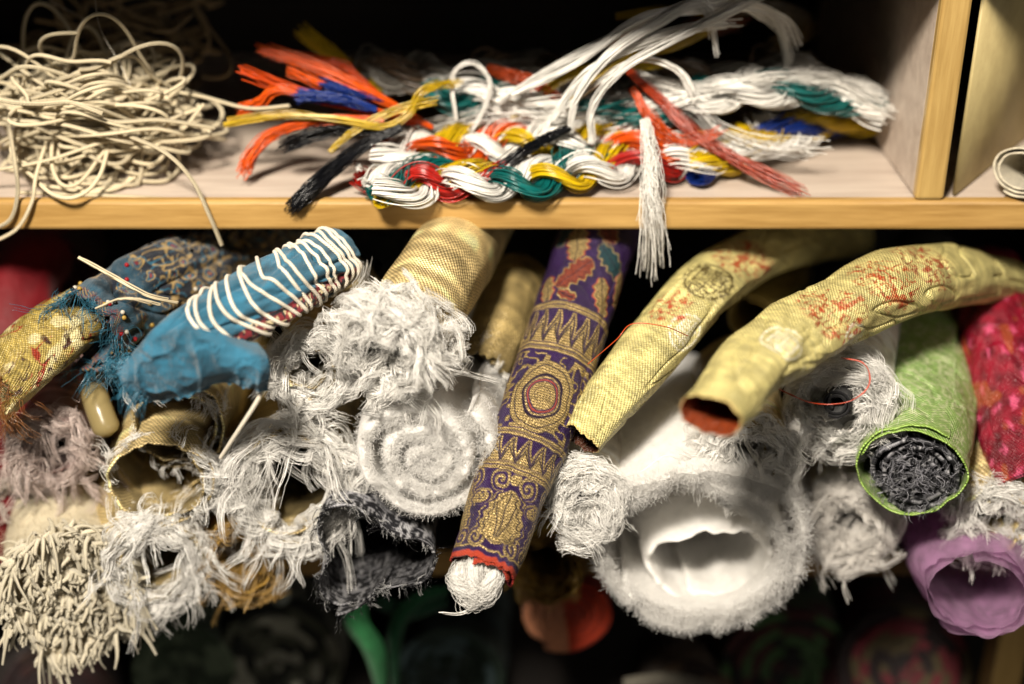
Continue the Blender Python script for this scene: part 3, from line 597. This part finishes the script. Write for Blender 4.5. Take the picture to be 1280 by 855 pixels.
gf('olive gold gauze roll with open dark end at left centre',[(200,602,-.090),(218,546,-.035),(248,480,.04),(270,430,.11)],[70,72,70,68],GM2,1.5,10,(14,10,.03),(40,5,.018),24,.07,wk=dict(outw=.002,fwdw=.002),sq=.9)
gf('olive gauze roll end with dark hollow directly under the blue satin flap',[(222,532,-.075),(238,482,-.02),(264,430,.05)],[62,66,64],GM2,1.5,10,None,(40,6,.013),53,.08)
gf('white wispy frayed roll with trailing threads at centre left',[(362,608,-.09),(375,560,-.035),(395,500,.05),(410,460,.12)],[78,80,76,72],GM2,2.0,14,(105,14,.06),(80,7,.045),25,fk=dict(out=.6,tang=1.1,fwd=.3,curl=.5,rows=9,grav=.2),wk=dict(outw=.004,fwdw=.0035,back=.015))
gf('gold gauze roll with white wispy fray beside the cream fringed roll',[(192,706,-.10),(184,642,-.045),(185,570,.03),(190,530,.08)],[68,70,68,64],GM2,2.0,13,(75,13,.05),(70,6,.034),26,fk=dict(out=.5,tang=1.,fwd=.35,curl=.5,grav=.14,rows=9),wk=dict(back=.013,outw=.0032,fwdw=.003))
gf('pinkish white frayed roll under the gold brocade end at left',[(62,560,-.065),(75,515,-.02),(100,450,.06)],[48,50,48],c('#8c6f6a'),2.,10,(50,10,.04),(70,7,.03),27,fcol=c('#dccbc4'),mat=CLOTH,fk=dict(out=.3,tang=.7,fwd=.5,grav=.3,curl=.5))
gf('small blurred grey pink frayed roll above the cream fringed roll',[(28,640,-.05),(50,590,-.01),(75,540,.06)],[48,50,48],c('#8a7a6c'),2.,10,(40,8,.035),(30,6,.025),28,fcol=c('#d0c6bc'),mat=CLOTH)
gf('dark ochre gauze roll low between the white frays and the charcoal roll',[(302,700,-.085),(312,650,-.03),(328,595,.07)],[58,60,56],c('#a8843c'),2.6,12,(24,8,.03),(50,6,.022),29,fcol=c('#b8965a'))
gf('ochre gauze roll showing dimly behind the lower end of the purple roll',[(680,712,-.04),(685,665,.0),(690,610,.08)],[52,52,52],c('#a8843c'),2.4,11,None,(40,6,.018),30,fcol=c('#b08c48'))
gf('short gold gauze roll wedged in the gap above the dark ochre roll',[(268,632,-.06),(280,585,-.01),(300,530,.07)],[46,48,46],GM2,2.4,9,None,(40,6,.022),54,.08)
# --- cream fringe roll
I_=roll('thick cream towelling roll with chunky looped fringe at bottom left',[(82,738,-.11),(85,690,-.06),(92,620,.0),(100,560,.07)],[88,94,92,88],3.2,25,10,col=c('#e0d6bc'),mat=FELT,nu=50,seed=31,wr=.05)
fray(I_,640,1,.012,.0017,c('#e8dec4'),YARN,fwd=1.0,out=.30,tang=.25,curl=.25,grav=.16,spread=.0006,grow=.00004,rows=1,seed=31,name='fringe',K=8,sides=7,var=.16)
fray(I_,360,1,.012,.0015,c('#e8dec4'),YARN,fwd=.5,out=.7,tang=.35,curl=.3,grav=.28,spread=.0008,grow=.00004,rows=9,seed=33,name='fringe',K=8,sides=7,var=.16,tmax=.31)
fray(I_,90,1,.026,.0014,c('#e8dec4'),YARN,fwd=.7,out=.5,tang=.2,curl=.25,grav=.45,spread=.001,grow=.00004,rows=2,seed=35,name='fringe',K=9,sides=7,var=.16,tmax=.31)
fuzz(I_,18000,.006,.00010,c('#e8dec6'),31)
# --- felt rolls
FC=np.array([.93,.92,.90])
I_=roll('white felt roll with tight spiral end left of the purple roll',[(530,576,-.11),(543,530,-.045),(564,470,.05),(580,430,.12)],[98,100,96,90],3.1,28,15,col=FC,mat=FELT,nu=64,nt=100,th0=.9,hand=-1,seed=32,wr=.12,wf=.7,sq=.92,var=.05,rnd=True,upow=2.6,loose=.2,jag=.004)
fuzz(I_,22000,.0055,.00006,FC,32,cut=.5)
I_=roll('biggest white felt roll with wide hollow end at bottom centre right',[(866,684,-.105),(858,640,-.055),(845,580,.02),(835,530,.09)],[150,148,136,122],1.75,24,8,col=np.array([.95,.94,.92]),mat=BATT,nu=64,nt=130,th0=2.3,hand=-1,seed=34,wr=.10,wf=.8,wl=.09,sq=.82,var=.05,jag=.007,rnd=True,upow=2.6,loose=.25,sag=.06)
fuzz(I_,24000,.008,.00006,FC,34,cut=.4)
roll('x',[(884,706,-.085),(870,655,-.03),(850,590,.05)],[92,94,88],1.5,18,8,col=np.array([.95,.94,.92]),mat=BATT,nu=44,nt=110,th0=1.2,hand=-1,seed=55,wr=.16,wf=.8,sq=.72,var=.05,jag=.007,rnd=True,upow=2.4,loose=.3,parent=I_['t'],pname='inner_batting')
# --- charcoal roll
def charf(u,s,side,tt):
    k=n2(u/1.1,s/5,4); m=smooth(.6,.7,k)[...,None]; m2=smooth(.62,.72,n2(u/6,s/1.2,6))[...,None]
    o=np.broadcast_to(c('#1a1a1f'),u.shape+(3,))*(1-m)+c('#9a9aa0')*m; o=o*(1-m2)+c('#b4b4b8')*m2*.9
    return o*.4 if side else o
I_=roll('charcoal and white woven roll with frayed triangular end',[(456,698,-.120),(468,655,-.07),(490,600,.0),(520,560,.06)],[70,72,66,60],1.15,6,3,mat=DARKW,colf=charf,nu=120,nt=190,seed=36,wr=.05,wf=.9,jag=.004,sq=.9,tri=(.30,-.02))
fray(I_,40,3,.008,.0002,c('#b4b4b4'),fwd=.6,out=.3,curl=.3,seed=36,rows=4,var=.4)
fray(I_,60,4,.008,.0002,c('#131316'),fwd=.8,out=.2,curl=.3,seed=37,rows=2,name='dark_fray')
# --- white frays centre/right
gf('small white frayed spiral roll touching the right of the purple roll',[(728,628,-.105),(742,585,-.05),(760,530,.03)],[50,52,50],c('#d6d0c6'),2.6,14,(85,14,.05),(36,6,.024),38,mat=CLOTH,fk=FK,wk=dict(outw=.003,fwdw=.003,back=.012))
gf('white frayed roll with gold gauze body below the large yellow brocade roll',[(932,572,-.085),(925,525,-.04),(915,470,.04)],[58,60,58],GM2,2.4,13,(105,14,.05),(60,6,.032),39,fk=FK,wk=dict(outw=.004,fwdw=.004,back=.016))
gf('dim white frayed roll between the biggest felt roll and the green roll',[(1060,655,-.065),(1046,605,-.01),(1030,550,.06)],[56,60,58],c('#c4c0ba'),2.4,13,(95,14,.045),(50,6,.028),40,fcol=c('#ece8e2'),mat=CLOTH,fk=FK)
I_=gf('white frayed roll with a small dark core and red thread at right',[(1046,505,-.08),(1060,455,-.03),(1075,400,.04)],[56,60,56],c('#dcd7cd'),2.2,15,(120,14,.05),(36,6,.022),42,mat=CLOTH,fk=dict(tang=1.2,out=.5,fwd=.15,curl=.5,tmax=.5),wk=dict(outw=.004,fwdw=.003,back=.025,tmax=.85))
roll('x',[(1045,505,-.096),(1058,455,-.03)],20,2,5,3,col=c('#08080c'),mat=CLOTH,nu=24,seed=43,parent=I_['t'],pname='dark_core')
emit('red_thread',bundle([W(960,478,-.12),W(985,492,-.115),W(1020,505,-.112),W(1060,502,-.115),W(1085,482,-.112),W(1080,455,-.105),W(1050,446,-.10)],2,.0003,.0003,.00028,c('#c0401c'),K=50,seed=2),SILK,I_['t'])
# --- green roll
def greenf(u,s,side,tt):
    o=c('#8dac62')*(.75+.45*n2(u/.9,s/8,4))[...,None]; m=smooth(.45,.75,n2(u/1.6,s/1.6,6))[...,None]*.6
    o=o*(1-m)+c('#d4d4b0')*m; k=smooth(2.2,1.4,u)[...,None]*.7; return o*(1-k)+c('#94b84c')*k
I_=roll('bright green shot cloth roll with black and white lining at right',[(1140,590,-.105),(1144,532,-.05),(1150,467,.01),(1156,422,.07)],[71,73,68,60],1.3,5,2.2,mat=BROC,colf=greenf,nu=130,nt=200,seed=44,wr=.08,th0=1.,jag=.0015,sq=.92,crease=.016)
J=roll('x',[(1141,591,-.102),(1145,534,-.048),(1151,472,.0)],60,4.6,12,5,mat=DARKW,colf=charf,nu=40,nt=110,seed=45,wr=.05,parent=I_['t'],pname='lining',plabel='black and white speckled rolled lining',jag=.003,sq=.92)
fray(J,160,3,.009,.0002,c('#9c9ca4'),fwd=.4,out=.1,tang=.9,seed=45,rows=2,var=.8,name='lining_fray',grav=0)
# --- dark red floral
def redf(u,s,side,tt):
    o=c('#840624')*(.4+1.0*n2(u/5,s/5,4))[...,None]
    x,y=u+8*n2(u/9,s/9,3),s+8*n2(u/9,s/9,5); cu,cs=(x/15.)%1-.5,((y/15.)+.5*(np.floor(x/15)%2))%1-.5; rho=np.hypot(cu,cs)*15; ph=np.arctan2(cs,cu); key=n2(np.floor(x/15)*3.1,np.floor(y/15)*2.3,9)
    m=(smooth(1.2,-1.2,rho-2.4-.9*np.cos(5*ph))*(.35+.65*n2(u/.9,s/1.5,7))*(key>.4))[...,None]; o=o*(1-m)+c('#e05a84')*m
    m=(smooth(.7,.8,n2(u/8,s/8,27))*.4)[...,None]; o=o*(1-m)+c('#b0601c')*m; return o
roll('dark red brocade roll with pink flowers at the right edge',[(1290,610,-.085),(1272,540,-.05),(1255,460,-.01),(1240,385,.06),(1235,350,.12)],[48,52,54,52,48],1.8,6,3,mat=BROC,colf=redf,nu=170,nt=180,seed=46,wr=.09,upow=1.,crease=.02)
gf('gold gauze roll with white fray below the dark red roll',[(1238,648,-.085),(1228,600,-.05),(1212,540,.02),(1205,500,.08)],[52,56,54,50],GM2,2.2,11,(80,12,.045),(66,6,.03),47,fk=dict(tang=1.1,out=.5,fwd=.4,curl=.5,grav=.2),wk=dict(back=.012))
# --- organza
def orgf(u,s,side,tt): return c('#e6b8e0')*(.75+.4*n2(u/12,s/5,4))[...,None]
roll('sheer purple organza roll at the bottom right corner',[(1224,742,-.12),(1206,695,-.05),(1181,640,.03),(1166,610,.1)],[72,76,70,64],2.6,8,.7,mat=ORG,colf=orgf,nu=70,nt=120,seed=48,wr=.14,wf=1.2,jag=.005,sq=.85,crease=.02)
# --- small extras
roll('plain pale yellow roll hidden between the two yellow brocade rolls',[(938,398,.05),(960,370,.10),(985,340,.16)],[34,34,32],1.6,6,3,col=c('#b09c5a'),mat=BROC,nu=40,seed=49)
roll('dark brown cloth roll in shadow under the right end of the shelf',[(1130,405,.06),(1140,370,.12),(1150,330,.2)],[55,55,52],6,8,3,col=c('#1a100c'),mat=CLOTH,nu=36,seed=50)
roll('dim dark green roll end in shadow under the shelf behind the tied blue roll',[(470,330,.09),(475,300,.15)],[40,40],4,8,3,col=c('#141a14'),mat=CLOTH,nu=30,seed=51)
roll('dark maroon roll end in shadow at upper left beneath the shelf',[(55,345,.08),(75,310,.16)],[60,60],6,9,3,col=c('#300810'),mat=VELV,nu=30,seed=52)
t=thing('plastic_tube','small translucent cream plastic tube poking out below the teal brocade roll','tube',W(132,545,-.06)); P=spl([W(112,470,-.03),W(120,500,-.055),(W(130,528,-.065)),W(137,545,-.068)],24); rr=np.interp(np.linspace(0,1,24),[0,.8,.93,1],[.0080,.0080,.006,.0008]); V,F,U=tubes(P,rr[None],16); part('tube_body',V,F,TRANS,t,c('#a09064'),U)
def stray(label,pts,rad,col,seed):
    t=thing('loose_thread',label,'thread',W(*pts[len(pts)//2])); V,F,U=tubes(spl([W(*p) for p in pts],70),rad,4); part('thread',V,F,SILK,t,col,U)
stray('thin orange thread lying across the slim yellow brocade roll',[(735,455,-.075),(770,425,-.085),(790,405,-.08),(830,408,-.08),(860,420,-.065)],.0003,c('#c0481c'),1)
stray('fine pale hair thread rising from the cream cord heap',[(172,125,.03),(150,80,.04),(125,35,.05),(118,-10,.06)],.00018,c('#c0b8a8'),2)
stray('fine pale hair thread crossing the back of the upper shelf',[(60,0,.10),(110,30,.09),(150,95,.06),(165,130,.05)],.0002,c('#b0a898'),3)
stray('fine white thread trailing from the small frayed roll right of the purple roll',[(770,600,-.10),(800,590,-.12),(830,570,-.115),(850,575,-.11)],.0002,FW_,4)
# ================================================================ LOWER COMPARTMENT (soft, out of focus)
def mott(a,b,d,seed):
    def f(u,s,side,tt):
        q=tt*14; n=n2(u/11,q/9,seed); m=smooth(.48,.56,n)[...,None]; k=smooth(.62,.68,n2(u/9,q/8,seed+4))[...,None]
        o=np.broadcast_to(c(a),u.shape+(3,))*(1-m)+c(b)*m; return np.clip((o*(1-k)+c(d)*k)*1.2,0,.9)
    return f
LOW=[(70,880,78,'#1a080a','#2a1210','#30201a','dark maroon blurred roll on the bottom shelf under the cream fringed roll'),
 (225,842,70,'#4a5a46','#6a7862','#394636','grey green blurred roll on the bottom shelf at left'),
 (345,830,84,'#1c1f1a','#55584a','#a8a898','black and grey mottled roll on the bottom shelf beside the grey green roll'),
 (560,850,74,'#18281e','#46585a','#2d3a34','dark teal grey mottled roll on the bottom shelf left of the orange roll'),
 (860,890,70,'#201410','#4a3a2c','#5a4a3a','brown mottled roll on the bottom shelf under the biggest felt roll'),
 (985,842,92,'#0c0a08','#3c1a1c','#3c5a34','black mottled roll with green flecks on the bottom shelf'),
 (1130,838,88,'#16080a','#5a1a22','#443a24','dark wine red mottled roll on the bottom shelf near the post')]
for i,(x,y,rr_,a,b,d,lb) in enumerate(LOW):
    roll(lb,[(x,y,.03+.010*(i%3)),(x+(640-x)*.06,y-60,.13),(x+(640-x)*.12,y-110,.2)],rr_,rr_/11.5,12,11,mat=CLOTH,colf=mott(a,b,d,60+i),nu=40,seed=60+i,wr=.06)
def orf(u,s,side,tt):
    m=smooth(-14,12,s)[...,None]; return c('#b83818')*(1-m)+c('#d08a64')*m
roll('orange red satin roll end, out of focus, below the purple roll',[(706,770,-.01),(700,725,.04),(696,680,.11)],62,4.9,12,11.5,mat=CLOTH,colf=orf,nu=40,seed=71,wr=.03,sq=.85)
def ribbon(label,pts,w,col,name='green_ribbon'):
    P=spl([W(*p) for p in pts],60); w=w*.0005*np.sin(np.linspace(.5,PI-.3,60))[:,None]; T=nrm(np.gradient(P,axis=0)); S=nrm(np.cross(T,np.array([0,1.,.3])))
    bend=np.array([0,-.006,0]); cols_=[P-S*w,P-S*w*.4+bend,P+S*w*.4+bend,P+S*w]; A_=np.stack(cols_,1); A2=A_+np.array([0,.0012,0]); idx=np.arange(240).reshape(60,4)
    q=lambda A:np.stack([A[:-1,:-1],A[1:,:-1],A[1:,1:],A[:-1,1:]],-1).reshape(-1,4)
    t=thing(name,label,'ribbon',P[-1]); part('ribbon_band',np.vstack([A_.reshape(-1,3),A2.reshape(-1,3)]),np.vstack([q(idx),q(idx+240)[:,::-1]]),SATIN,t,col)
ribbon('bright green ribbon curving down below the charcoal roll',[(452,735,.0),(445,775,-.01),(468,815,-.01),(478,870,.0)],18,c('#3a8c54'))
ribbon('darker green ribbon looping beside the bright green ribbon',[(560,735,.01),(520,750,.0),(494,790,.0),(494,870,.005)],13,c('#1a5634'))
ribbon('dark green ribbon fold lying behind the stuffing of the purple roll',[(470,752,.01),(510,765,.005),(560,750,.01)],20,c('#1a4630'))
ribbon('pale grey ribbon end at the very bottom centre',[(780,852,-.0),(840,848,-.005),(905,862,.0)],12,c('#5a564c'),'grey_ribbon')
t=thing('glass_bead','clear round glass bead in the gap below the white frays','bead',W(350,738,-.0)); q=np.linspace(-1,1,13); P=W(350,742,-.0)[None]+q[:,None]*np.array([0,0,.009]); V,F,U=tubes(P,(.008*np.sqrt(np.clip(1-q*q,.003,1)))[None],16); part('bead_body',V,F,TRANS,t,c('#a8b0a8'),U)
# ================================================================ CAMERA, LIGHT, WORLD
cd=bpy.data.cameras.new('camera'); co=bpy.data.objects.new('camera',cd); COL.objects.link(co)
co.location=CAM; co.rotation_euler=(PI/2-TH,0,0); cd.lens=50; cd.sensor_width=36; cd.clip_start=.02; cd.clip_end=20
cd.dof.use_dof=True; cd.dof.focus_distance=float(np.dot(W(660,520,-.10)-CAM,FW)); cd.dof.aperture_fstop=2.0
SC.camera=co
def area(name,loc,tgt,size,power,col):
    l=bpy.data.lights.new(name,'AREA'); l.energy=power; l.size=size; l.color=col; o=bpy.data.objects.new(name,l); COL.objects.link(o); o.location=loc
    o.rotation_euler=(Vector(tgt)-Vector(loc)).to_track_quat('-Z','Y').to_euler()
area('ceiling_lamp',(-.28,-.92,1.10),(0,0,0),.20,53,(1,.905,.77))
area('fill_lamp',(.8,-1.2,.5),(0,0,-.05),.5,3,(1,.9,.78))  # added dim fill from the right, not a lamp of the room
w=bpy.data.worlds.new('World'); SC.world=w; w.use_nodes=True; w.node_tree.nodes['Background'].inputs[0].default_value=(1,.88,.72,1); w.node_tree.nodes['Background'].inputs[1].default_value=.025
SC.view_settings.view_transform='Standard'; SC.view_settings.look='None'; SC.view_settings.exposure=0
